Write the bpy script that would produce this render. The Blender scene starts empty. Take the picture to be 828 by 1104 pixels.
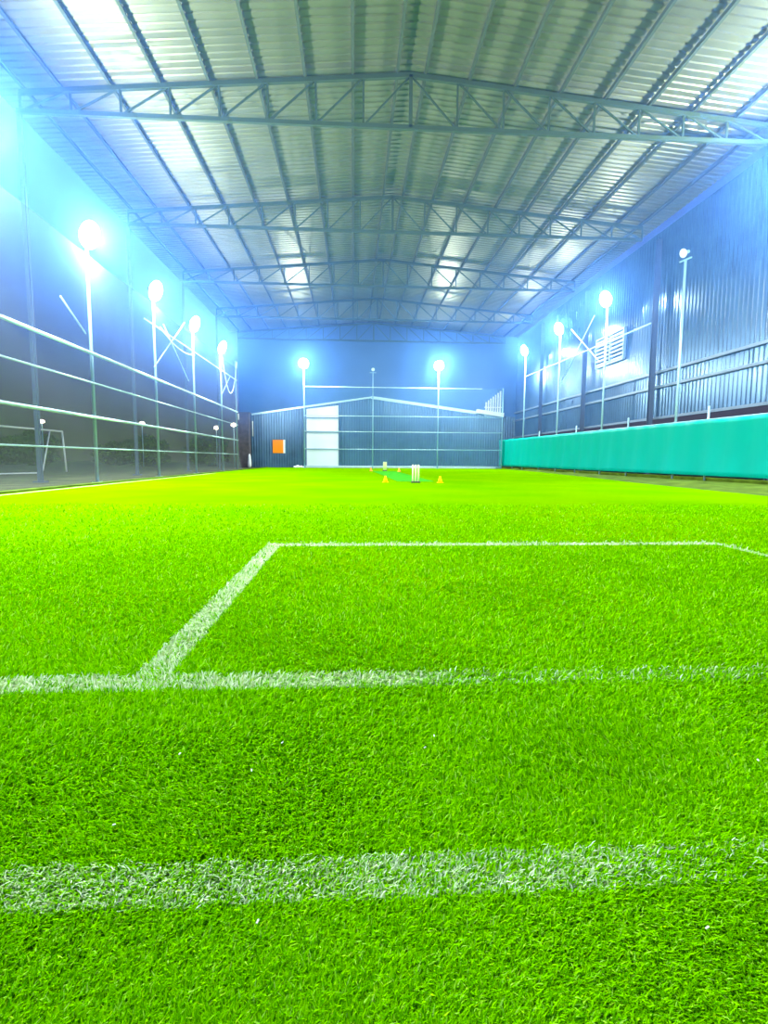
import bpy, math, random
import numpy as np
from mathutils import Vector, Matrix

random.seed(7)
rng = np.random.default_rng(11)
S = bpy.context.scene
COL = S.collection

# ---------------------------------------------------------------- camera
F_PX, YAW, PITCH, ROLL, CAM_H = 569.84, .058384, .099783, .0063469, .95
cam_data = bpy.data.cameras.new('camera')
cam_data.sensor_fit = 'HORIZONTAL'
cam_data.sensor_width = 36.0
cam_data.lens = F_PX / 828 * 36
cam_data.clip_start = .05
cam_data.clip_end = 400
cam = bpy.data.objects.new('camera', cam_data)
COL.objects.link(cam)
fw = Vector((math.sin(YAW), math.cos(YAW), 0)); rt = Vector((math.cos(YAW), -math.sin(YAW), 0)); up = Vector((0, 0, 1))
f2 = fw * math.cos(PITCH) - up * math.sin(PITCH); u2 = up * math.cos(PITCH) + fw * math.sin(PITCH)
r3 = rt * math.cos(ROLL) + u2 * math.sin(ROLL); u3 = u2 * math.cos(ROLL) - rt * math.sin(ROLL)
cam.matrix_world = Matrix(((r3.x, u3.x, -f2.x, 0), (r3.y, u3.y, -f2.y, 0), (r3.z, u3.z, -f2.z, CAM_H), (0, 0, 0, 1)))
S.camera = cam

# ---------------------------------------------------------------- world, exposure
w = bpy.data.worlds.new('night_sky')
S.world = w
w.use_nodes = True
wn, wl = w.node_tree.nodes, w.node_tree.links
bg = wn['Background']
tc = wn.new('ShaderNodeTexCoord'); sep = wn.new('ShaderNodeSeparateXYZ'); mr = wn.new('ShaderNodeValToRGB')
wl.new(tc.outputs['Generated'], sep.inputs[0]); wl.new(sep.outputs['Z'], mr.inputs[0])
cr = mr.color_ramp
cr.elements[0].position = 0.0; cr.elements[0].color = (.05, .055, .05, 1)
cr.elements[1].position = .45; cr.elements[1].color = (.11, .27, .80, 1)
e = cr.elements.new(.10); e.color = (.10, .10, .15, 1)
wl.new(mr.outputs[0], bg.inputs[0])
bg.inputs[1].default_value = 1.0

S.view_settings.view_transform = 'Standard'
S.view_settings.look = 'None'
S.view_settings.gamma = 1
S.view_settings.use_curve_mapping = False
S.view_settings.exposure = -0.35
LAMP_W = 2300       # the beam of one floodlight
SPILL_W = 800       # light it throws upwards and sideways
LAMP_COL = (.80, .92, 1.0)
HAZE = .0068  # density of the haze added for lens-flare glow
HAZE_COL = (.10, .30, 1.0)
S.cycles.max_bounces = 8
S.cycles.diffuse_bounces = 4
S.cycles.transparent_max_bounces = 24
S.cycles.volume_bounces = 0
S.cycles.volume_step_rate = 1.5
S.cycles.volume_max_steps = 256
S.cycles.sample_clamp_indirect = 6
S.cycles.use_denoising = True

# ---------------------------------------------------------------- key dimensions (metres)
RIDGE_X, RIDGE_Z, PITCH_R, HALF = 2.15, 15.42, .085, 14.3
EAVE_L, EAVE_R = RIDGE_X - HALF, RIDGE_X + HALF
HALL_Y0, HALL_Y1 = 6.0, 58.0
WALL_R = 17.8
def roof_z(x): return RIDGE_Z - PITCH_R * abs(x - RIDGE_X)

# ---------------------------------------------------------------- material helpers
def mat(name, col, rough=.6, metal=0., spec=.5, noise=None, emit=None, bump=None):
    m = bpy.data.materials.new(name); m.use_nodes = True
    n, l = m.node_tree.nodes, m.node_tree.links
    b = n['Principled BSDF']
    b.inputs['Base Color'].default_value = (*col, 1)
    b.inputs['Roughness'].default_value = rough
    b.inputs['Metallic'].default_value = metal
    b.inputs['Specular IOR Level'].default_value = spec
    if noise:
        scale, amt = noise
        t = n.new('ShaderNodeTexNoise'); t.inputs['Scale'].default_value = scale; t.inputs['Detail'].default_value = 4
        g = n.new('ShaderNodeNewGeometry'); l.new(g.outputs['Position'], t.inputs['Vector'])
        r = n.new('ShaderNodeMapRange'); l.new(t.outputs[0], r.inputs[0])
        r.inputs[1].default_value = .3; r.inputs[2].default_value = .7
        r.inputs[3].default_value = 1 - amt; r.inputs[4].default_value = 1 + amt * .4
        v = n.new('ShaderNodeVectorMath'); v.operation = 'SCALE'; v.inputs[0].default_value = col
        l.new(r.outputs[0], v.inputs['Scale']); l.new(v.outputs[0], b.inputs['Base Color'])
        if bump:
            bp = n.new('ShaderNodeBump'); bp.inputs['Strength'].default_value = bump; bp.inputs['Distance'].default_value = .01
            l.new(t.outputs[0], bp.inputs['Height']); l.new(bp.outputs[0], b.inputs['Normal'])
    if emit:
        b.inputs['Emission Color'].default_value = (*emit[0], 1); b.inputs['Emission Strength'].default_value = emit[1]
    return m

def net_mat(name, col, cover, cell=None):
    """Knotted netting seen from afar: strands cover part of the sheet, the holes let you see through."""
    m = bpy.data.materials.new(name); m.use_nodes = True
    n, l = m.node_tree.nodes, m.node_tree.links
    n.remove(n['Principled BSDF'])
    d = n.new('ShaderNodeBsdfDiffuse'); d.inputs[0].default_value = (*col, 1)
    tl = n.new('ShaderNodeBsdfTranslucent'); tl.inputs[0].default_value = (*col, 1)
    mx0 = n.new('ShaderNodeMixShader'); mx0.inputs[0].default_value = .4
    l.new(d.outputs[0], mx0.inputs[1]); l.new(tl.outputs[0], mx0.inputs[2])
    tr = n.new('ShaderNodeBsdfTransparent'); mx = n.new('ShaderNodeMixShader')
    l.new(tr.outputs[0], mx.inputs[1]); l.new(mx0.outputs[0], mx.inputs[2])
    g = n.new('ShaderNodeNewGeometry'); t = n.new('ShaderNodeTexNoise'); t.inputs['Scale'].default_value = .5
    l.new(g.outputs['Position'], t.inputs['Vector'])
    r = n.new('ShaderNodeMapRange'); l.new(t.outputs[0], r.inputs[0])
    r.inputs[3].default_value = cover * .75; r.inputs[4].default_value = cover * 1.25
    l.new(r.outputs[0], mx.inputs[0])
    l.new(mx.outputs[0], n['Material Output'].inputs[0])
    return m

# ---------------------------------------------------------------- geometry helpers
class MB:
    def __init__(s): s.v = []; s.f = []
    def add(s, v, f):
        o = len(s.v); s.v += [tuple(p) for p in v]; s.f += [tuple(i + o for i in q) for q in f]; return s
    def box(s, x0, x1, y0, y1, z0, z1):
        v = [(x, y, z) for z in (z0, z1) for y in (y0, y1) for x in (x0, x1)]
        return s.add(v, [(0, 2, 3, 1), (4, 5, 7, 6), (0, 1, 5, 4), (2, 6, 7, 3), (0, 4, 6, 2), (1, 3, 7, 5)])
    def bar(s, a, b, w, h=None, n=4, r2=None):
        """Prism from a to b: n=4 gives a w x h section, otherwise round with radius w."""
        a, b = Vector(a), Vector(b); d = (b - a).normalized()
        ref = Vector((0, 0, 1)) if abs(d.z) < .95 else Vector((0, 1, 0))
        x = d.cross(ref).normalized(); y = x.cross(d).normalized()
        h = h or w; vs = []
        for k, p in enumerate((a, b)):
            for i in range(n):
                if n == 4:
                    sx, sy = [(-.5, -.5), (.5, -.5), (.5, .5), (-.5, .5)][i]; vs.append(p + x * sx * w + y * sy * h)
                else:
                    r = w if k == 0 else (r2 or w); t = 2 * math.pi * i / n; vs.append(p + x * math.cos(t) * r + y * math.sin(t) * r)
        fs = [(i, (i + 1) % n, n + (i + 1) % n, n + i) for i in range(n)]
        fs += [tuple(range(n - 1, -1, -1)), tuple(range(n, 2 * n))]
        return s.add(vs, fs)
    def lathe(s, c, prof, n=16):
        o = []; k = len(prof)
        for (r, z) in prof:
            for i in range(n):
                t = 2 * math.pi * i / n; o.append((c[0] + r * math.cos(t), c[1] + r * math.sin(t), c[2] + z))
        fs = [(j * n + i, j * n + (i + 1) % n, (j + 1) * n + (i + 1) % n, (j + 1) * n + i) for j in range(k - 1) for i in range(n)]
        fs += [tuple(range(n - 1, -1, -1)), tuple((k - 1) * n + i for i in range(n))]
        return s.add(o, fs)
    def tube(s, pts, r, n=6):
        pts = [Vector(p) for p in pts]; vs = []
        for i, p in enumerate(pts):
            d = (pts[min(i + 1, len(pts) - 1)] - pts[max(i - 1, 0)]).normalized()
            ref = Vector((1, 0, 0)) if abs(d.x) < .9 else Vector((0, 0, 1))
            x = d.cross(ref).normalized(); y = x.cross(d).normalized()
            for k in range(n):
                t = 2 * math.pi * k / n; vs.append(p + x * math.cos(t) * r + y * math.sin(t) * r)
        fs = [(j * n + i, j * n + (i + 1) % n, (j + 1) * n + (i + 1) % n, (j + 1) * n + i) for j in range(len(pts) - 1) for i in range(n)]
        fs += [tuple(range(n)), tuple((len(pts) - 1) * n + i for i in range(n))]
        return s.add(vs, fs)
    def build(s, name, m, parent=None, smooth=False):
        me = bpy.data.meshes.new(name); me.from_pydata(s.v, [], s.f); me.update()
        if smooth: me.polygons.foreach_set('use_smooth', [True] * len(me.polygons))
        o = bpy.data.objects.new(name, me); COL.objects.link(o); me.materials.append(m)
        if parent: o.parent = parent; o.matrix_parent_inverse = Matrix.Translation(-parent.location)
        return o

def tag(o, label=None, cat=None, group=None, kind=None):
    for k, v in (('label', label), ('category', cat), ('group', group), ('kind', kind)):
        if v: o[k] = v
    return o
def empty(name, loc, label, cat, group=None):
    o = bpy.data.objects.new(name, None); COL.objects.link(o); o.location = loc; o.empty_display_size = .2
    return tag(o, label, cat, group)
def struct(o): o['kind'] = 'structure'; return o
def bevel(o, wd=.01, seg=2):
    b = o.modifiers.new('bevel', 'BEVEL'); b.width = wd; b.segments = seg; b.limit_method = 'ANGLE'; return o

def sheet(name, m, P, us, vs, off, thick=.004):
    """Profiled metal sheet: P(u, v) is the base point, off(u) = displacement vector along the profile."""
    mb = MB(); nv = len(vs)
    pts = [P(u, v) + off(u) for u in us for v in vs]
    fs = [(i * nv + j, (i + 1) * nv + j, (i + 1) * nv + j + 1, i * nv + j + 1) for i in range(len(us) - 1) for j in range(nv - 1)]
    mb.add(pts, fs); o = mb.build(name, m)
    so = o.modifiers.new('gauge', 'SOLIDIFY'); so.thickness = thick; so.offset = 0
    return o

# ---------------------------------------------------------------- materials
M = {}
M['steel'] = mat('painted_truss_steel', (.05, .085, .045), .8, 0, .12)
M['purlin'] = mat('galvanised_purlin', (.06, .085, .05), .8, 0, .12)
M['pole'] = mat('grey_blue_pole_paint', (.30, .50, .60), .4, .3)
M['rail'] = mat('bright_pipe', (.62, .85, .9), .35, .3)
M['dark'] = mat('dark_housing', (.05, .06, .08), .4)
M['white'] = mat('white_paint', (.85, .86, .85), .4)
M['roof'] = mat('roof_sheet_metal', (.165, .18, .105), .42, .45, noise=(.6, .12))
M['wall'] = mat('blue_grey_wall_sheet', (.07, .15, .27), .24, .5, noise=(1.2, .25))
M['upper'] = mat('upper_gable_sheet', (.05, .135, .34), .6, .1, noise=(.3, .15))
M['beam'] = mat('wall_girt_steel', (.14, .20, .30), .5, .2)
M['column'] = mat('dark_column_paint', (.05, .08, .14), .6)
M['lens'] = mat('floodlight_lens', (1, 1, 1), .3, emit=((.85, .94, 1), 60))
M['dimlens'] = mat('unlit_floodlight_lens', (.75, .9, .95), .2)
M['street'] = mat('street_lamp_glass', (1, .9, .8), .3, emit=((1, .86, .72), 9))
M['soil'] = mat('bare_olive_soil', (.08, .13, .010), .9, spec=.05, noise=(1.5, .45), bump=.6)
M['yard'] = mat('dark_yard_ground', (.09, .10, .04), .95, spec=.05, noise=(.8, .5), bump=.5)
M['bark'] = mat('dark_brick', (.10, .085, .10), .8, noise=(3, .4))
M['orange'] = mat('orange_board_paint', (1.0, .25, .01), .6, spec=.1)
M['cone'] = mat('orange_yellow_cone_plastic', (1.0, .50, .0), .6, spec=.05)
M['conepink'] = mat('orange_red_cone_plastic', (1.0, .34, .06), .6, spec=.05)
M['stumpwhite'] = mat('pale_yellow_stump_paint', (.95, .9, .5), .4)
M['stumpgreen'] = mat('yellow_green_stump_paint', (.75, .85, .35), .4)
M['black'] = mat('black_plastic', (.03, .035, .03), .5)
M['kerb'] = mat('pale_kerb_concrete', (.72, .78, .74), .7, noise=(4, .15))
M['cable'] = mat('pale_cable_sheath', (.75, .85, .9), .4)
M['louver'] = mat('pale_louver_blade', (.22, .36, .60), .45)
M['leaf'] = mat('night_foliage', (.035, .075, .03), .8, spec=.1, noise=(2, .4))
M['net_left'] = net_mat('side_netting', (.19, .22, .22), .40)
M['net_back'] = net_mat('back_netting', (.16, .36, .62), .28)
M['fibre'] = mat('dry_straw_bit', (.95, .85, .72), .7)

# tarpaulin: woven, slightly shiny, sags into soft folds
def tarp_mat():
    m = mat('teal_tarpaulin', (.0, .36, .30), .45, spec=.04)
    n, l = m.node_tree.nodes, m.node_tree.links; b = n['Principled BSDF']
    g = n.new('ShaderNodeNewGeometry'); t = n.new('ShaderNodeTexNoise'); t.inputs['Scale'].default_value = 1.1; t.inputs['Detail'].default_value = 5
    mp = n.new('ShaderNodeMapping'); mp.inputs['Scale'].default_value = (1, 1.2, .35)
    l.new(g.outputs['Position'], mp.inputs[0]); l.new(mp.outputs[0], t.inputs['Vector'])
    bp = n.new('ShaderNodeBump'); bp.inputs['Strength'].default_value = .35; bp.inputs['Distance'].default_value = .08
    l.new(t.outputs[0], bp.inputs['Height']); l.new(bp.outputs[0], b.inputs['Normal'])
    return m
M['tarp'] = tarp_mat()

# ------ turf: lines are inlaid white fibre, laid out in metres on the field
def line_factor(n, l, thresh_in=None):
    """Returns a socket 0..1: 1 where the inlaid white fibre is."""
    g = n.new('ShaderNodeNewGeometry')
    t = n.new('ShaderNodeTexNoise'); t.inputs['Scale'].default_value = 22; t.inputs['Detail'].default_value = 3
    l.new(g.outputs['Position'], t.inputs['Vector'])
    s = n.new('ShaderNodeVectorMath'); s.operation = 'SUBTRACT'; s.inputs[1].default_value = (.5, .5, .5); l.new(t.outputs['Color'], s.inputs[0])
    s2 = n.new('ShaderNodeVectorMath'); s2.operation = 'SCALE'; s2.inputs['Scale'].default_value = .045; l.new(s.outputs[0], s2.inputs[0])
    a = n.new('ShaderNodeVectorMath'); a.operation = 'ADD'; l.new(g.outputs['Position'], a.inputs[0]); l.new(s2.outputs[0], a.inputs[1])
    sp = n.new('ShaderNodeSeparateXYZ'); l.new(a.outputs[0], sp.inputs[0])
    def M_(op, x, y):
        q = n.new('ShaderNodeMath'); q.operation = op
        for i, v in enumerate((x, y)):
            if isinstance(v, (int, float)): q.inputs[i].default_value = v
            else: l.new(v, q.inputs[i])
        return q.outputs[0]
    def inside(sock, c, h):
        d = M_('ABSOLUTE', M_('SUBTRACT', sock, c), 0); r = n.new('ShaderNodeMapRange')
        l.new(d, r.inputs[0]); r.inputs[1].default_value = h - .008; r.inputs[2].default_value = h + .008; r.inputs[3].default_value = 1; r.inputs[4].default_value = 0
        return r.outputs[0]
    def ramp(sock, x0, x1, a0, a1):
        r = n.new('ShaderNodeMapRange'); l.new(sock, r.inputs[0]); r.inputs[1].default_value = x0; r.inputs[2].default_value = x1
        r.inputs[3].default_value = a0; r.inputs[4].default_value = a1; return r.outputs[0]
    X, Y = sp.outputs['X'], sp.outputs['Y']
    big = n.new('ShaderNodeTexNoise'); big.inputs['Scale'].default_value = 2.3; l.new(g.outputs['Position'], big.inputs['Vector'])
    B = ramp(big.outputs[0], .3, .5, .55, 1)
    out = []
    # nearest line, worn away right of x = .75, showing again further right
    fade = M_('MAXIMUM', ramp(X, .55, .85, 1, .22), ramp(X, .92, 1.15, .1, .75))
    out.append(M_('MULTIPLY', M_('MULTIPLY', inside(Y, 1.11, .062), .42), fade))
    # second line
    fade2 = ramp(X, .15, .5, 1, .22)
    out.append(M_('MULTIPLY', M_('MULTIPLY', inside(Y, 2.2, .075), .68), fade2))
    # box: left side, far side, right side
    out.append(M_('MULTIPLY', M_('MULTIPLY', inside(X, -.875, .075), inside(Y, 4.06, 1.84)), .72))
    out.append(M_('MULTIPLY', M_('MULTIPLY', inside(X, 1.65, 2.6), inside(Y, 5.83, .085)), .85))
    out.append(M_('MULTIPLY', M_('MULTIPLY', inside(X, 4.2, .05), inside(Y, 4.9, .95)), .5))
    # touch line down the left edge
    out.append(M_('MULTIPLY', M_('MULTIPLY', inside(X, -8.72, .07), inside(Y, 20, 14)), .7))
    f = out[0]
    for o in out[1:]: f = M_('MAXIMUM', f, o)
    return M_('MULTIPLY', f, B), g

def turf_mats():
    # carpet
    m = bpy.data.materials.new('artificial_turf'); m.use_nodes = True; n, l = m.node_tree.nodes, m.node_tree.links; b = n['Principled BSDF']
    f, g = line_factor(n, l)
    t1 = n.new('ShaderNodeTexNoise'); t1.inputs['Scale'].default_value = .35; t1.inputs['Detail'].default_value = 5; l.new(g.outputs['Position'], t1.inputs['Vector'])
    t2 = n.new('ShaderNodeTexNoise'); t2.inputs['Scale'].default_value = 60; t2.inputs['Detail'].default_value = 6; t2.inputs['Roughness'].default_value = .75; l.new(g.outputs['Position'], t2.inputs['Vector'])
    c1 = n.new('ShaderNodeValToRGB'); l.new(t1.outputs[0], c1.inputs[0])
    c1.color_ramp.elements[0].position = .35; c1.color_ramp.elements[0].color = (.105, .31, .0, 1)
    c1.color_ramp.elements[1].position = .65; c1.color_ramp.elements[1].color = (.155, .335, .0, 1)
    c2 = n.new('ShaderNodeMapRange'); l.new(t2.outputs[0], c2.inputs[0]); c2.inputs[1].default_value = .3; c2.inputs[2].default_value = .65; c2.inputs[3].default_value = .55; c2.inputs[4].default_value = 1.1
    v = n.new('ShaderNodeVectorMath'); v.operation = 'SCALE'; l.new(c1.outputs[0], v.inputs[0]); l.new(c2.outputs[0], v.inputs['Scale'])
    fb = n.new('ShaderNodeMapRange'); l.new(t2.outputs[0], fb.inputs[0]); fb.inputs[1].default_value = .42; fb.inputs[2].default_value = .5; fb.inputs[3].default_value = .35; fb.inputs[4].default_value = 1
    ff = n.new('ShaderNodeMath'); ff.operation = 'MULTIPLY'; l.new(f, ff.inputs[0]); l.new(fb.outputs[0], ff.inputs[1])
    mx = n.new('ShaderNodeMix'); mx.data_type = 'RGBA'; l.new(ff.outputs[0], mx.inputs[0]); l.new(v.outputs[0], mx.inputs[6]); mx.inputs[7].default_value = (.48, .56, .32, 1)
    l.new(mx.outputs[2], b.inputs['Base Color']); b.inputs['Roughness'].default_value = .85; b.inputs['Specular IOR Level'].default_value = 0
    bp = n.new('ShaderNodeBump'); bp.inputs['Strength'].default_value = .8; bp.inputs['Distance'].default_value = .02
    l.new(t2.outputs[0], bp.inputs['Height']); l.new(bp.outputs[0], b.inputs['Normal'])
    M['turf'] = m
    # single fibres
    m = bpy.data.materials.new('turf_fibre'); m.use_nodes = True; n, l = m.node_tree.nodes, m.node_tree.links; b = n['Principled BSDF']
    f, g = line_factor(n, l)
    at = n.new('ShaderNodeAttribute'); at.attribute_name = 'shade'
    c = n.new('ShaderNodeValToRGB'); l.new(at.outputs['Fac'], c.inputs[0]); r = c.color_ramp
    r.elements[0].position = 0; r.elements[0].color = (.06, .27, .0, 1)
    r.elements[1].position = 1; r.elements[1].color = (.40, .70, .0, 1)
    e = r.elements.new(.5); e.color = (.17, .50, .0, 1)
    e = r.elements.new(.93); e.color = (.26, .62, .0, 1)
    e = r.elements.new(.97); e.color = (.34, .62, .06, 1)
    at2 = n.new('ShaderNodeAttribute'); at2.attribute_name = 'shade_two'
    gt = n.new('ShaderNodeMath'); gt.operation = 'GREATER_THAN'; l.new(f, gt.inputs[0]); l.new(at2.outputs['Fac'], gt.inputs[1])
    c3 = n.new('ShaderNodeValToRGB'); l.new(at.outputs['Fac'], c3.inputs[0]); r = c3.color_ramp
    r.elements[0].position = 0; r.elements[0].color = (.36, .46, .12, 1)
    r.elements[1].position = 1; r.elements[1].color = (.80, .84, .62, 1)
    e = r.elements.new(.35); e.color = (.42, .58, .25, 1)
    mx = n.new('ShaderNodeMix'); mx.data_type = 'RGBA'; l.new(gt.outputs[0], mx.inputs[0]); l.new(c.outputs[0], mx.inputs[6]); l.new(c3.outputs[0], mx.inputs[7])
    l.new(mx.outputs[2], b.inputs['Base Color']); b.inputs['Roughness'].default_value = .55; b.inputs['Specular IOR Level'].default_value = 0
    tl = n.new('ShaderNodeBsdfTranslucent'); l.new(mx.outputs[2], tl.inputs[0])
    ms = n.new('ShaderNodeMixShader'); ms.inputs[0].default_value = .3; l.new(b.outputs[0], ms.inputs[1]); l.new(tl.outputs[0], ms.inputs[2])
    l.new(ms.outputs[0], n['Material Output'].inputs[0])
    M['fibre_green'] = m
turf_mats()

# ================================================================ SETTING
# turf carpet with its slightly wandering right-hand edge
right_edge = [(5, 11.0), (9, 11.1), (13.9, 11.45), (18, 11.8), (20.9, 12.1), (24, 12.5), (28.5, 13.25), (34, 13.9), (42, 14.9), (50, 15.4), (57.3, 15.6)]
mb = MB()
vs = [(-9.0, -3, 0), (-9.0, 57.3, 0)] + [(x, y, 0) for y, x in reversed(right_edge)] + [(10.9, -3, 0)]
k = len(vs)
mb.add(vs + [(x, y, -.03) for x, y, z in vs], [tuple(range(k - 1, -1, -1)), tuple(range(k, 2 * k))] + [(i, (i + 1) % k, k + (i + 1) % k, k + i) for i in range(k)])
struct(mb.build('floor', M['turf']))

# soil verge between turf and tarpaulin: low bumps
mb = MB(); xs = np.linspace(0, 1, 9); ys = np.linspace(5, 57.3, 90); vs = []
for y in ys:
    xe = np.interp(y, [a for a, _ in right_edge], [b for _, b in right_edge]) - .15
    for t in xs:
        x = xe + (16.6 - xe) * t
        z = -.02 + .13 * math.sin(math.pi * min(1, t * 1.6)) ** 2 * (.6 + .5 * math.sin(y * .9 + 2 * math.sin(y * .37))) * (1 if t < .63 else 0) + .10 * t
        vs.append((x, y, z))
fs = [(i * 9 + j, i * 9 + j + 1, (i + 1) * 9 + j + 1, (i + 1) * 9 + j) for i in range(len(ys) - 1) for j in range(8)]
mb.add(vs, fs); o = mb.build('floor_verge', M['soil'], smooth=True); struct(o)

# yard round the hall
mb = MB(); mb.box(-90, 60, -20, 130, -.4, -.04); struct(mb.build('floor_yard', M['yard']))

# roof: two slopes of trapezoidal sheet, ribs running down the slope
def trap(y, p=.33, h=.04):
    t = (y / p) % 1
    return h * (0 if t < .55 else (t - .55) / .1 if t < .65 else 1 if t < .9 else (1 - t) / .1)
us = []
y = HALL_Y0
while y < HALL_Y1 + .3:
    us += [y, y + .55 * .33, y + .65 * .33, y + .9 * .33]; y += .33
for side, sx in (('left', -1), ('right', 1)):
    o = sheet('ceiling_' + side, M['roof'], lambda u, v: Vector((RIDGE_X + sx * v * (HALF + .9), u, RIDGE_Z + .12 - PITCH_R * v * (HALF + .9))),
              us, [0, .33, .66, 1], lambda u: Vector((0, 0, trap(u - HALL_Y0 + 1e-6))))
    struct(o)
mb = MB(); mb.box(RIDGE_X - .35, RIDGE_X + .35, HALL_Y0, HALL_Y1 + .3, RIDGE_Z + .15, RIDGE_Z + .19); struct(mb.build('trim_1', M['roof']))

# corrugated walls
def wave(t, p, h): return h * math.sin(2 * math.pi * t / p)
uy = list(np.arange(8, HALL_Y1 + .05, .05))
o = sheet('wall_right', M['wall'], lambda u, v: Vector((WALL_R, u, 3.35 + v * (roof_z(WALL_R) - 3.3))), uy, [0, .5, 1],
          lambda u: Vector((wave(u, .3, .022) + .012 * math.sin(u * 1.7) * math.sin(u * .45), 0, 0)))
struct(o); o.modifiers['gauge'].thickness = .02
def gable_low(x):
    return np.interp(x, [-12.2, -11.4, 1.9, 13.4, 17.9], [5.4, 5.5, 7.55, 6.0, 5.6])
ux = list(np.arange(-12.2, 17.85, .045))
o = sheet('wall_back', M['wall'], lambda u, v: Vector((u, HALL_Y1, v * float(gable_low(u)))), ux, [0, .25, .5, .75, 1],
          lambda u: Vector((0, wave(u, .27, .021) + .012 * math.sin(u * 1.3) * math.sin(u * .61), 0)))
struct(o); o.modifiers['gauge'].thickness = .02
# plain sheeting of the gable above it
mb = MB(); gx = list(np.linspace(-12.2, 17.85, 41)); n_ = len(gx)
vs = [(x, HALL_Y1 + .06, float(gable_low(x)) - .15) for x in gx] + [(x, HALL_Y1 + .06, roof_z(x) + .1) for x in gx]
vs += [(x, y + .05, z) for x, y, z in vs]
fs = [(i, i + 1, n_ + i + 1, n_ + i) for i in range(n_ - 1)] + [(2 * n_ + i, 3 * n_ + i, 3 * n_ + i + 1, 2 * n_ + i + 1) for i in range(n_ - 1)]
mb.add(vs, fs); struct(mb.build('wall_back_gable', M['upper']))
# kerb along the back, and the low kerb under the tarpaulin
mb = MB(); mb.box(-5.1, 15.6, 57.35, 57.6, -.03, .22); struct(bevel(mb.build('trim_2', M['kerb']), .02))
mb = MB(); mb.box(16.0, 16.5, 8, 57.6, -.1, .20); struct(bevel(mb.build('trim_3', M['soil']), .03))
mb = MB(); mb.box(-9.35, -9.05, 5, 57.3, -.05, .05); struct(bevel(mb.build('trim_4', M['soil']), .02))

# ================================================================ ROOF FRAME
truss_y = [21.25, 30.5, 39.75, 49.0, 57.6]
truss_words = ['nearest of the five, crossing the top of the view', 'second nearest of the five', 'middle one of the five',
               'fourth and last but one', 'farthest of the five, at the back gable']
BZ = 13.42
def make_truss(y, label):
    t = empty('roof_truss', (RIDGE_X, y, BZ), label, 'roof truss', 'roof trusses across the hall')
    ex = HALF - .1
    def top(x): return roof_z(x) - .16
    for s in (-1, 1):
        MB().bar((RIDGE_X, y, top(RIDGE_X)), (RIDGE_X + s * ex, y, top(RIDGE_X + s * ex)), .13, .16).build('top_chord', M['steel'], t)
    MB().bar((RIDGE_X - ex, y, BZ), (RIDGE_X + ex, y, BZ), .13, .15).build('bottom_chord', M['steel'], t)
    MB().bar((RIDGE_X, y, BZ), (RIDGE_X, y, top(RIDGE_X)), .13).build('king_post', M['steel'], t)
    p = ex / 8
    for s in (-1, 1):
        for k in range(1, 9):
            x = RIDGE_X + s * p * k
            MB().bar((x, y, BZ), (x, y, top(x)), .07).build('vertical_strut', M['steel'], t)
            xi = RIDGE_X + s * p * (k - 1)
            MB().bar((x, y, BZ), (xi, y, top(xi)), .06).build('diagonal_strut', M['steel'], t)
    return t
for y, wd in zip(truss_y, truss_words): make_truss(y, 'slim grey-green steel roof truss, ' + wd)

nth = ['nearest the ridge', 'second out from the ridge', 'third out from the ridge', 'fourth out from the ridge', 'fifth out from the ridge', 'sixth out from the ridge',
       'seventh out from the ridge', 'eighth out from the ridge', 'outermost, along the eave']
def make_purlin(x, label):
    z = roof_z(x); mb = MB()
    mb.box(x - .035, x + .035, HALL_Y0, HALL_Y1 - .1, z - .08, z + .06)
    mb.box(x - .035, x + .075, HALL_Y0, HALL_Y1 - .1, z - .085, z - .075)
    return tag(mb.build('roof_purlin', M['purlin']), label, 'purlin', 'roof purlins running the length of the hall')
for s, sd in ((-1, 'left'), (1, 'right')):
    for k, d in enumerate([.53] + [2.2 + 1.76 * i for i in range(7)] + [14.05]):
        make_purlin(RIDGE_X + s * d, f'long steel purlin under the {sd} roof slope, {nth[k]}')

# hall columns
for i, y in enumerate(truss_y[:4]):
    for x, sd in ((EAVE_L + .05, 'left'), (WALL_R - .42, 'right')):
        if sd == 'right' or i < 4:
            t = empty('steel_column', (x, y, 0), f'steel hall column at the {sd} eave carrying the ' + ['nearest', 'second', 'third', 'fourth'][i] + ' roof truss', 'column', 'steel columns under the eaves')
            mb = MB(); hw = .13 if sd == 'right' else .06; zt = BZ + .05
            mb.box(x - hw, x + hw, y - .10, y - .085, 0, zt); mb.box(x - hw, x + hw, y + .085, y + .10, 0, zt); mb.box(x - .01, x + .01, y - .09, y + .09, 0, zt)
            mb.build('shaft', M['column'], t)
            MB().box(x - .2, x + .2, y - .18, y + .18, -.04, .02).build('base_plate', M['column'], t)
# girts on the right wall
for z, wd in ((6.05, 'uppermost'), (5.2, 'middle'), (3.42, 'lowest')):
    tag(MB().box(WALL_R - .22, WALL_R - .05, 8, HALL_Y1 - .15, z - .07, z + .07).build('wall_girt', M['beam']), f'long horizontal steel girt on the right wall, {wd} of three', 'wall beam', 'girts on the right wall')
# sloping beam pair on the back wall
mb = MB()
mb.bar((-10.8, 57.78, 5.6), (1.9, 57.78, 7.55), .14, .17); mb.bar((1.9, 57.78, 7.55), (13.4, 57.78, 6.05), .14, .30)
tag(mb.build('gable_beam', M['rail']), 'pale shallow-pitched beam across the back wall above the ribbed sheets', 'beam')

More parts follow.
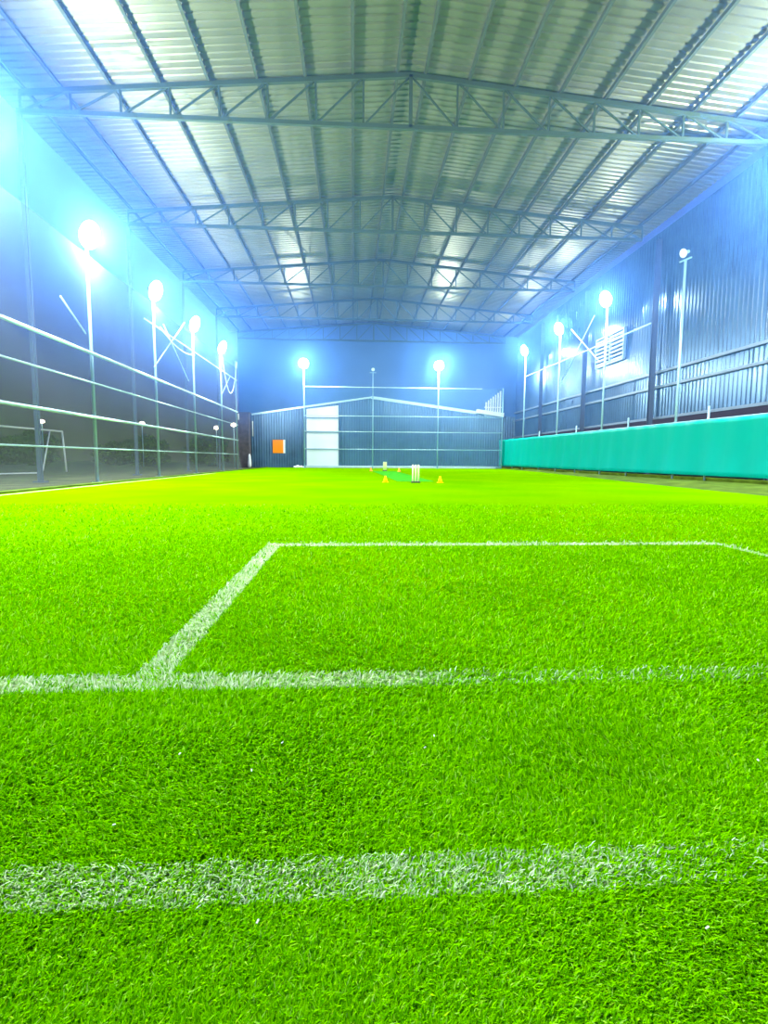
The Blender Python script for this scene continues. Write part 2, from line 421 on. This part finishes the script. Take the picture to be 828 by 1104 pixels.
# ================================================================ FLOODLIGHT POLES
def make_light(x, y, h, face, label, lit=True, size=1.0, rad=.065, power=1.0, spill=1.0):
    t = empty('light_pole', (x, y, 0), label, 'floodlight pole', 'floodlight poles round the pitch')
    MB().bar((x, y, -.04), (x, y, h - .25), rad, n=10, r2=rad * .85).build('pole', M['pole'], t, True)
    MB().box(x - .14, x + .14, y - .14, y + .14, -.04, .03).build('base_plate', M['pole'], t)
    fx, fy = face; L = math.hypot(fx, fy); fx /= L; fy /= L
    px, py = -fy, fx
    MB().bar((x - px * .34, y - py * .34, h - .24), (x + px * .34, y + py * .34, h - .24), .06).build('crossarm', M['pole'], t)
    head_c = Vector((x + fx * .12, y + fy * .12, h + .06)); d = Vector((fx, fy, -.38)).normalized()
    R_ = size / 2; mb = MB()  # lit heads are round and oversized to take in the glare around them
    mb.bar(head_c - d * .30, head_c - d * .10, R_ * .34, n=20, r2=R_ * .42); mb.bar(head_c - d * .10, head_c + d * .05, R_ * .42, n=24, r2=R_)
    hd = mb.build('lamp_housing', M['dark'] if lit else M['pole'], t)
    MB().bar(head_c + d * .052, head_c + d * .075, R_ * .95, n=24, r2=R_ * .88).build('lens', M['lens'] if lit else M['dimlens'], hd)
    if lit:
        ld = bpy.data.lights.new('floodlight_spill', 'POINT'); ld.energy = SPILL_W * spill; ld.color = LAMP_COL; ld.shadow_soft_size = .16
        lo = bpy.data.objects.new('floodlight_spill', ld); COL.objects.link(lo); lo.location = head_c + d * .30
        ld = bpy.data.lights.new('floodlight_beam', 'AREA'); ld.shape = 'DISK'; ld.size = .4; ld.energy = LAMP_W * power; ld.color = LAMP_COL
        lo = bpy.data.objects.new('floodlight_beam', ld); COL.objects.link(lo); lo.location = head_c + d * .12
        lo.rotation_euler = Vector((fx, fy, -1.25)).to_track_quat('-Z', 'Y').to_euler()
    return t
LX, RX = -9.8, 16.0
lefts = [14.3, 20.9, 27.4, 33.8, 40.6]
lw = [None, 'nearest one in view beside the goal', 'second along the left netting', 'third along the left netting', 'fourth and farthest along the left netting']
for y, wd in zip(lefts[1:], lw[1:]):
    make_light(LX, y, 9.0, (1, -.25), f'tall slim pole with a glaring floodlight, {wd}', spill=7 if y < 22 else 2.2)
make_light(LX, lefts[0], 9.0, (1, -.25), 'tall pole with a floodlight on the left side, out of view before the goal', power=1.4, spill=12)
make_light(RX, 17.8, 11.0, (-1, -.25), 'tall pole with a floodlight on the right side, out of view before the unlit one', power=1.3, spill=12)
make_light(LX, 7.8, 9.0, (1, -.2), 'unseen floodlight pole added to light the near turf on the left side, level with the camera')  # this pole and the next are added out of view to light the near turf
make_light(RX, 9.9, 11.0, (-1, -.2), 'unseen floodlight pole added to light the near turf on the right side, level with the camera')
make_light(LX, 1.3, 9.0, (1, .2), 'unseen floodlight pole added to light the near turf on the left side, behind the camera')  # unseen pair added behind the camera to brighten the near turf
make_light(13, 2.0, 11.0, (-1, .2), 'unseen floodlight pole added to light the near turf on the right side, behind the camera')
make_light(RX, 25.7, 10.85, (-1, -.25), 'tall pole behind the tarpaulin with a small unlit lamp head', lit=False, size=.42)
for y, wd in zip((33.6, 41.2, 49.5), ('nearest, by the louvred vent', 'middle of the lit three', 'farthest, toward the back corner')):
    make_light(RX, y, 11.0, (-1, -.3), f'tall pole behind the tarpaulin with lit floodlight, {wd}', spill=1.5)
make_light(-5.0, 55.0, 10.45, (0, -1), 'pole with a lit floodlight at the left edge of the white sheet door', power=1.5, spill=2)
make_light(8.75, 55.0, 10.45, (0, -1), 'pole with bright floodlight at the back wall, seen just right of the wickets', power=1.5, spill=3)
make_light(2.0, 55.0, 9.95, (0, -1), 'pole with a dim unlit lamp head in the middle of the back fence', lit=False, size=.36)

# ================================================================ NETTING FENCES
t = empty('netting_fence', (LX, 30, 0), 'long blue-green netting fence with four pale rails down the left side of the pitch', 'fence')
FY0, FY1 = 9.0, 45.6
for z, r in ((4.80, .065), (3.72, .035), (2.45, .055), (1.28, .03), (7.40, .035)):
    y0 = FY0 if z < 7 else 26.0
    MB().bar((LX + .08, y0, z), (LX + .08, FY1, z), r, n=8).build('rail', M['rail'], t, True)
mb = MB(); cols = 60; rows = 10; vs = []
for i in range(cols + 1):
    for j in range(rows + 1):
        y = FY0 + (FY1 - FY0) * i / cols; z = .0 + 8.3 * j / rows
        vs.append((LX + .14 + .05 * math.sin(y * .7 + z) + (.25 * (1 - j / 1.0) if j < 1 else 0), y, z))
fs = [(i * (rows + 1) + j, (i + 1) * (rows + 1) + j, (i + 1) * (rows + 1) + j + 1, i * (rows + 1) + j + 1) for i in range(cols) for j in range(rows)]
mb.add(vs, fs); mb.build('netting', M['net_left'], t, True)
for a, b in (((27.2, 5.4), (32.2, 8.75)), ((28.7, 7.8), (32.7, 5.5)), ((18.9, 6.3), (20.5, 5.45)), ((40.7, 5.7), (43.4, 7.35))):
    MB().bar((LX + .02, a[0], a[1]), (LX + .02, b[0], b[1]), .032, n=6).build('brace', M['rail'], t, True)
MB().bar((LX, FY1, -.04), (LX, FY1, 9.0), .06, n=10).build('end_post', M['pole'], t, True)

t = empty('back_netting_fence', (5, 55, 0), 'netting fence with five thin pale rails in front of the back wall', 'fence')
for z, x0, x1, r in ((8.22, -5, 13.3, .04), (5.32, -5, 15.5, .035), (3.73, -5, 15.5, .035), (1.94, -5, 15.5, .035), (.2, -5, 15.5, .03)):
    MB().bar((x0, 54.92, z), (x1, 54.92, z), r, n=8).build('rail', M['rail'], t, True)
MB().bar((15.5, 54.95, -.04), (15.5, 54.95, 8.3), .06, n=10).build('end_post', M['pole'], t, True)
mb = MB(); vs = []; cols, rows = 30, 8
for i in range(cols + 1):
    for j in range(rows + 1):
        x = -5 + 20.5 * i / cols; z = 8.2 * j / rows; vs.append((x, 54.86 + .03 * math.sin(x * 1.3 + z), z))
fs = [(i * (rows + 1) + j, (i + 1) * (rows + 1) + j, (i + 1) * (rows + 1) + j + 1, i * (rows + 1) + j + 1) for i in range(cols) for j in range(rows)]
mb.add(vs, fs); mb.build('netting', M['net_back'], t, True)

# sagging cables on the left poles
def sag(a, b, dip, n=14):
    a, b = Vector(a), Vector(b); return [a.lerp(b, i / n) - Vector((0, 0, dip * 4 * (i / n) * (1 - i / n))) for i in range(n + 1)]
tag(MB().tube(sag((LX + .1, 28.0, 7.5), (LX + .1, 33.7, 7.2), .35), .028).build('power_cable', M['cable'], smooth=True), 'pale cable sagging slightly between the second and third left poles', 'cable', 'cables on the left poles')
tag(MB().tube(sag((LX + .12, 40.5, 8.7), (LX + .12, 45.6, 8.9), 2.75, 22), .03).build('power_cable', M['cable'], smooth=True), 'pale cable hanging in a deep loop by the farthest left pole', 'cable', 'cables on the left poles')
# braces and upper rail on the right poles
for (a, b, wd) in (((39.1, 10.5), (34.3, 7.3), 'falling towards the camera'), ((40.9, 7.0), (35.6, 10.6), 'rising towards the camera')):
    tag(MB().bar((RX + .1 * (a[1] < 8), a[0], a[1]), (RX + .1 * (a[1] < 8), b[0], b[1]), .035, n=6).build('brace_rod', M['rail'], smooth=True), f'thin pale brace rod between the right floodlight poles, the one {wd}', 'brace', 'crossed brace rods on the right')
tag(MB().bar((RX + .06, 28.6, 8.35), (RX + .06, 49.5, 8.7), .04, n=8).build('tie_rail', M['rail'], smooth=True), 'pale tie rail joining the right floodlight poles high up', 'rail')

# ================================================================ TARPAULIN on the right
t = empty('tarpaulin_screen', (15.9, 34, 0), 'long bright teal tarpaulin screen stretched along the right side', 'tarpaulin')
mb = MB(); cols = 150; rows = 12; vs = []
TY0, TY1 = 9.0, 57.2
for i in range(cols + 1):
    for j in range(rows + 1):
        y = TY0 + (TY1 - TY0) * i / cols; v = j / rows
        zt = 2.78 + .30 * (y - 19) / 37 - .03 * abs(math.sin(y * math.pi / 3.3)); z = .30 + (zt - .30) * v
        vs.append((15.8 + .05 * math.sin(y * 1.9) * (1 - v) + .03 * math.sin(y * 4.3 + v * 2) + .05 * math.sin(math.pi * v), y, z))
fs = [(i * (rows + 1) + j, i * (rows + 1) + j + 1, (i + 1) * (rows + 1) + j + 1, (i + 1) * (rows + 1) + j) for i in range(cols) for j in range(rows)]
mb.add(vs, fs); o = mb.build('sheet', M['tarp'], t, True); so = o.modifiers.new('gauge', 'SOLIDIFY'); so.thickness = .006
MB().bar((15.88, TY0, 2.72), (15.88, TY1, 3.02), .03, n=8).build('top_rail', M['pole'], t, True)
for y in (12, 17.5, 23.2, 30.2, 37.4, 45, 52.5, 57.1):
    MB().bar((15.95, y, -.05), (15.95, y, 3.42 if y < 50 else 3.1), .045, n=8).build('post', M['pole'], t, True)

# ================================================================ THINGS ON THE BACK AND RIGHT WALLS
# white panel
t = empty('sheet_door', (-3.3, 57.5, 0), 'tall white sheet door with a slanted top standing at the back wall', 'door')
mb = MB(); mb.add([(-4.98, 57.45, .22), (-1.6, 57.45, .22), (-1.6, 57.45, 6.62), (-4.98, 57.45, 6.2), (-4.98, 57.6, .22), (-1.6, 57.6, .22), (-1.6, 57.6, 6.62), (-4.98, 57.6, 6.2)],
                  [(0, 1, 2, 3), (7, 6, 5, 4), (0, 4, 5, 1), (1, 5, 6, 2), (2, 6, 7, 3), (3, 7, 4, 0)])
mb.build('sheet', mat('white_panel_sheet', (.95, .96, .97), .5), t)
for z in (5.3, 3.78, 1.98): MB().box(-5.0, -1.58, 57.38, 57.44, z - .06, z + .06).build('crossbar', M['beam'], t)
for x in (-5.02, -1.56): MB().box(x - .05, x + .05, 57.38, 57.62, 0, 6.2).build('frame_post', M['beam'], t)
# orange board
t = empty('sign_board', (-8, 57.8, 1.5), 'small square orange board on the back wall left of the white door', 'board')
bevel(MB().box(-8.66, -7.52, 57.9, 57.97, 1.52, 2.94).build('board', M['orange'], t), .01)
o = MB().box(-7.52, -7.34, 57.89, 57.97, 1.52, 2.94).build('edge_strip', M['white'], t); o['label'] = 'white strip down the right edge'
# dark pier and the tube lamps on it
mb = MB(); mb.box(-12.1, -10.95, 56.9, 57.85, -.04, 5.65); mb.box(-12.2, -10.85, 56.8, 57.9, 5.65, 5.75)
tag(bevel(mb.build('brick_pier', M['bark']), .02), 'dark brown pier at the left end of the back wall', 'pier')
for x, y, z0, z1, wd in ((-12.0, 56.80, 4.95, 5.58, 'at the top left of the dark pier'), (-10.75, 57.86, 3.3, 4.9, 'upright between the dark pier and the orange board')):
    t = empty('tube_lamp', (x, y, z0), f'short white tube lamp {wd}', 'lamp', 'tube lamps by the dark pier')
    MB().bar((x, y, z0), (x, y, z1), .05, n=8).build('tube', M['white'], t, True)
    MB().box(x - .06, x + .06, y + .03, y + .10, z0 - .03, z1 + .03).build('bracket', M['beam'], t)
mb = MB().lathe((-10.9, 56.62, .0), [(.12, 0), (.2, .1), (.2, .5), (.15, .9), (.13, 1.2), (.05, 1.4)], 12)
tag(mb.build('white_bag', M['white'], smooth=True), 'small crumpled white bag standing at the foot of the dark pier', 'bag')
mb = MB()
for i, (dx, dy, r) in enumerate(((0, 0, .22), (.35, .1, .17), (-.3, -.1, .15), (.62, -.05, .12))):
    mb.lathe((-5.9 + dx, 56.9 + dy, 0), [(r, 0), (r * 1.1, r * .5), (r * .8, r * 1.0), (r * .25, r * 1.25)], 10)
tag(mb.build('crumpled_cloth', M['white'], smooth=True), 'crumpled white cloth lying on the ground left of the white door', 'cloth')
# white corner beam at right; white slats stand in for lit strips above it
tag(MB().bar((13.35, 57.45, 6.18), (16.3, 57.45, 5.78), .5, .42).build('corner_beam', M['white']), 'short thick white beam in the back right corner', 'beam')
mb = MB()
for i in range(7):
    x = 14.4 + i * .26; top = 7.2 + i * .20
    mb.box(x, x + .13, 57.76, 57.88, 5.7, top)
mb.box(14.3, 16.2, 57.88, 57.95, 5.75, 5.9); mb.box(14.3, 16.2, 57.88, 57.95, 6.6, 6.7)
tag(mb.build('lit_strip_slats', M['white']), 'upright white slats standing in for lit strips above the short white corner beam', 'screen')
# louvred vent
t = empty('louvred_vent', (WALL_R - .1, 36.4, 7.8), 'pale louvred vent high on the right wall behind a floodlight pole', 'vent')
vx = WALL_R - .12
for y0, y1 in ((34.5, 36.1), (36.5, 38.3)):
    for k in range(7):
        z = 7.75 + k * .26; MB().bar((vx - .06, y0, z), (vx - .06, y1, z), .14, .13).build('louvre_slat', M['louver'], t)
mb = MB()
for y in (34.44, 36.3, 38.36): mb.box(vx - .12, vx + .06, y - .06, y + .06, 7.6, 9.55)
for z in (7.6, 9.55): mb.box(vx - .12, vx + .06, 34.4, 38.4, z - .05, z + .05)
mb.build('frame', M['louver'], t)

# ================================================================ PITCH EQUIPMENT
mb = MB(); mb.add([(1.9, 22.6, .002), (3.45, 22.6, .002), (3.3, 41.4, .002), (1.5, 41.4, .002), (1.9, 22.6, .014), (3.45, 22.6, .014), (3.3, 41.4, .014), (1.5, 41.4, .014)],
                  [(3, 2, 1, 0), (4, 5, 6, 7), (0, 1, 5, 4), (1, 2, 6, 5), (2, 3, 7, 6), (3, 0, 4, 7)])
tag(mb.build('pitch_mat', mat('pitch_mat_fibre', (.05, .34, .02), .9, spec=.0, noise=(3, .3))), 'dark green cricket pitch mat lying between the two wickets', 'mat')
def make_wicket(x, y, label, m, h=.72, sp=.115, r=.036):
    t = empty('cricket_wicket', (x, y, 0), label, 'wicket', 'cricket wickets on the pitch')
    bevel(MB().box(x - sp - .07, x + sp + .07, y - .06, y + .06, 0, .05).build('base', M['black'], t), .01)
    for k in (-1, 0, 1):
        s = MB().lathe((x + k * sp, y, .05), [(r, 0), (r, h - .08), (r * .8, h - .05), (r * .3, h - .04)], 12).build('stump', m, t, True)
make_wicket(2.53, 21.4, 'white three-stump wicket on a black base, the nearer one', M['stumpwhite'])
make_wicket(2.53, 42.4, 'small yellow-green three-stump wicket at the far end of the pitch', M['stumpgreen'], sp=.10, r=.045)
def make_cone(x, y, label, m, h=.27):
    t = empty('marker_cone', (x, y, 0), label, 'cone', 'marker cones round the pitch')
    MB().lathe((x, y, .02), [(.105, .002), (.08, h * .3), (.045, h * .75), (.028, h - .02)], 16).build('cone_body', m, t, True)
    bevel(MB().box(x - .13, x + .13, y - .13, y + .13, 0, .022).build('base', m, t), .008)
make_cone(1.32, 21.7, 'yellow-orange marker cone left of the nearer wicket', M['cone'])
make_cone(3.55, 21.5, 'yellow-orange marker cone right of the nearer wicket', M['cone'])
make_cone(1.39, 41.5, 'tiny orange marker cone left of the far wicket', M['conepink'])
make_cone(3.50, 40.4, 'tiny orange marker cone right of the far wicket', M['conepink'])

# football goal outside the netting
t = empty('football_goal', (-19.2, 33.5, 0), 'white tubular football goal in the dark yard beyond the left netting', 'goal')
gx0, gy0, gx1, gy1 = -19.6, 30.4, -19.4, 37.1
for (x, y) in ((gx0, gy0), (gx1, gy1)): MB().bar((x, y, -.04), (x - .15, y, 2.66), .055, n=10).build('post', M['white'], t, True)
MB().bar((gx0 - .15, gy0, 2.66), (gx1 - .15, gy1, 2.66), .055, n=10).build('crossbar', M['white'], t, True)
MB().bar((gx1 - .35, gy1 - 1.1, 2.6), (-18.5, 32.7, 0), .04, n=8).build('rear_brace', M['white'], t, True)
MB().bar((-18.5, 32.7, 0), (gx0, gy0, 0), .04, n=8).build('ground_bar', M['white'], t, True)
# street lamps in the yard
for (x, y, z, wd) in ((-33.7, 60, 4.7, 'seen just above the football goal'), (-23.1, 60, 4.6, 'seen beside the second left pole'),
                      (-15.1, 60, 4.2, 'left of a close pair'), (-12.55, 57.0, 4.35, 'right beside the dark pier')):
    t = empty('yard_lamp', (x, y, 0), f'small warm lamp on thin post, {wd}', 'lamp', 'outdoor lamps in the yard')
    MB().bar((x, y, -.04), (x, y, z - .1), .05, n=8).build('post', M['pole'], t, True)
    MB().lathe((x, y, z - .12), [(.07, 0), (.26, .08), (.30, .2), (.22, .34), (.05, .4)], 14).build('lamp_globe', M['street'], t, True)
# hedge of dark shrubs behind the yard
def make_shrub(x, y, r, h, label):
    n = 2600; P = rng.normal(size=(n, 3)); P /= np.linalg.norm(P, axis=1)[:, None]; P *= rng.uniform(.55, 1, n)[:, None] ** .5
    lump = 1 + .25 * np.sin(P[:, 0] * 5 + x) * np.cos(P[:, 2] * 6 + y)
    C_ = np.c_[x + P[:, 0] * r * lump, y + P[:, 1] * r * lump, h * .52 + P[:, 2] * h * .5 * lump]; C_[:, 2] = np.maximum(C_[:, 2], .02)
    A = rng.normal(size=(n, 3)) * .14; B_ = rng.normal(size=(n, 3)) * .14
    V = np.stack([C_ - A, C_ + B_, C_ + A, C_ - B_], 1).reshape(-1, 3)
    mb = MB(); mb.add(V.tolist(), [(4 * i, 4 * i + 1, 4 * i + 2, 4 * i + 3) for i in range(n)])
    t = empty('shrub', (x, y, 0), label, 'shrub', 'dark shrubs at the end of the yard')
    mb.build('foliage', M['leaf'], t)
    MB().bar((x, y, -.04), (x, y, h * .6), .08, n=8, r2=.04).build('stem', M['bark'], t, True)
for i, (x, wd) in enumerate(((-50, 'leftmost, beyond the left goal post'), (-43, 'second from the left, behind the goal'), (-36.5, 'behind the right part of the goal'), (-30, 'just right of the goal'),
                             (-24, 'behind the first netting bay'), (-18.5, 'nearest the dark pier'))):
    make_shrub(x, 63 + (i % 2) * 6, 2.5, 2.6 + .5 * (i % 3), f'low dark shrub across the yard, {wd}')

# straw bits lying on the turf
bits = [(-.54, 1.6), (-.23, 1.65), (-.3, 1.5), (.23, 1.6), (.27, 1.67), (-.19, .98), (.7, .92), (1.25, 1.48), (-.6, 1.28)]
bw = ['left of the middle, beyond the nearest line', 'just left of centre and farthest of its cluster', 'left of centre, nearer one of its cluster', 'right of centre, nearer of two',
      'right of centre, farther of two', 'below the nearest line left of centre', 'in the lower right before the nearest line', 'by the right edge of the view', 'far left, just beyond the nearest line']
for (x, y), wd in zip(bits, bw):
    a = random.uniform(0, 3); l_ = .0035; mb = MB()
    mb.bar((x - l_ * math.cos(a), y - l_ * math.sin(a), .030), (x + l_ * math.cos(a), y + l_ * math.sin(a), .033), .003, .0025)
    tag(mb.build('straw_bit', M['fibre']), f'tiny pale straw bit on turf, {wd}', 'straw bit', 'straw bits on the turf')

# ================================================================ TURF FIBRES (uncountable)
def fibres():
    N = 460000
    # distance law: about as many fibres per unit of view at every distance
    u = rng.random(N); y0, y1 = .45, 11.0
    q = .95; Y = (y0 ** -q + u * (y1 ** -q - y0 ** -q)) ** (-1 / q)
    X = -(.72 * Y + .35) + rng.random(N) * (1.62 * Y + .8)
    keep = (X > -8.9) & (X < 11.2); X, Y = X[keep], Y[keep]; N = len(X)
    sc = np.clip(Y / 1.2, .8, 9) ** .6
    # clumps and a slowly turning lie of the pile
    lie = 1.3 * np.sin(X * 3.1 + 1.7 * np.sin(Y * 2.3)) + 1.1 * np.sin(Y * 4.1 + X * 1.9) + rng.normal(size=N) * 1.1
    tilt = np.clip(rng.normal(.85, .35, N), .1, 1.45)
    L = .026 * sc ** .55 * rng.uniform(.6, 1.25, N); W = .0019 * sc * rng.uniform(.7, 1.3, N)
    L = np.maximum(L, W * 4)
    dx, dy = np.cos(lie), np.sin(lie); px, py = -dy, dx
    hz = np.cos(tilt); hh = np.sin(tilt)
    P0 = np.c_[X, Y, np.zeros(N)]
    D1 = np.c_[dx * hh * .45, dy * hh * .45, np.ones(N) * .6 * (hz * .6 + .35)] * L[:, None]
    D2 = np.c_[dx * hh * .62, dy * hh * .62, .5 * (hz - .35)] * L[:, None]
    Wv = np.c_[px, py, np.zeros(N)] * W[:, None]
    P1 = P0 + D1; P2 = P1 + D2
    P2[:, 2] = np.maximum(P2[:, 2], .003)
    V = np.stack([P0 - Wv, P0 + Wv, P1 + Wv * .9, P1 - Wv * .9, P2], 1).reshape(-1, 3).astype(np.float32)
    me = bpy.data.meshes.new('turf_fibres')
    me.vertices.add(5 * N); me.vertices.foreach_set('co', V.ravel())
    b = (np.arange(N) * 5)[:, None]
    loops = (b + np.array([0, 1, 2, 3, 3, 2, 4])[None]).ravel().astype(np.int32)
    me.loops.add(7 * N); me.loops.foreach_set('vertex_index', loops)
    ls = (np.arange(N)[:, None] * 7 + np.array([0, 4])[None]).ravel().astype(np.int32)
    me.polygons.add(2 * N); me.polygons.foreach_set('loop_start', ls)
    me.update(calc_edges=True)
    for nm in ('shade', 'shade_two'):
        at = me.attributes.new(nm, 'FLOAT', 'POINT'); at.data.foreach_set('value', np.repeat(rng.random(N), 5).astype(np.float32))
    o = bpy.data.objects.new('turf_fibres', me); COL.objects.link(o); me.materials.append(M['fibre_green'])
    tag(o, 'bright green artificial grass fibres covering the near pitch', 'turf', kind='stuff')
fibres()

# ================================================================ HAZE added to imitate lens-flare glow round the lamps
if HAZE > 0:
    m = bpy.data.materials.new('flare_glow_haze'); m.use_nodes = True; n, l = m.node_tree.nodes, m.node_tree.links
    n.remove(n['Principled BSDF']); vs_ = n.new('ShaderNodeVolumeScatter'); vs_.inputs['Color'].default_value = (*HAZE_COL, 1)
    vs_.inputs['Density'].default_value = HAZE; vs_.inputs['Anisotropy'].default_value = .85
    l.new(vs_.outputs[0], n['Material Output'].inputs['Volume'])
    # thin near the ground, thicker from head height up
    g = n.new('ShaderNodeNewGeometry'); sp = n.new('ShaderNodeSeparateXYZ'); l.new(g.outputs['Position'], sp.inputs[0])
    r = n.new('ShaderNodeMapRange'); r.interpolation_type = 'SMOOTHSTEP'; l.new(sp.outputs['Z'], r.inputs[0])
    r.inputs[1].default_value = 1.4; r.inputs[2].default_value = 3.6; r.inputs[3].default_value = 0; r.inputs[4].default_value = HAZE
    l.new(r.outputs[0], vs_.inputs['Density'])
    mb = MB().box(-16, 22, -6, 61.5, -.5, 20)
    o = mb.build('haze', m)
    tag(o, 'thin blue haze added in the hall to imitate lens-flare glow', 'haze', kind='stuff')
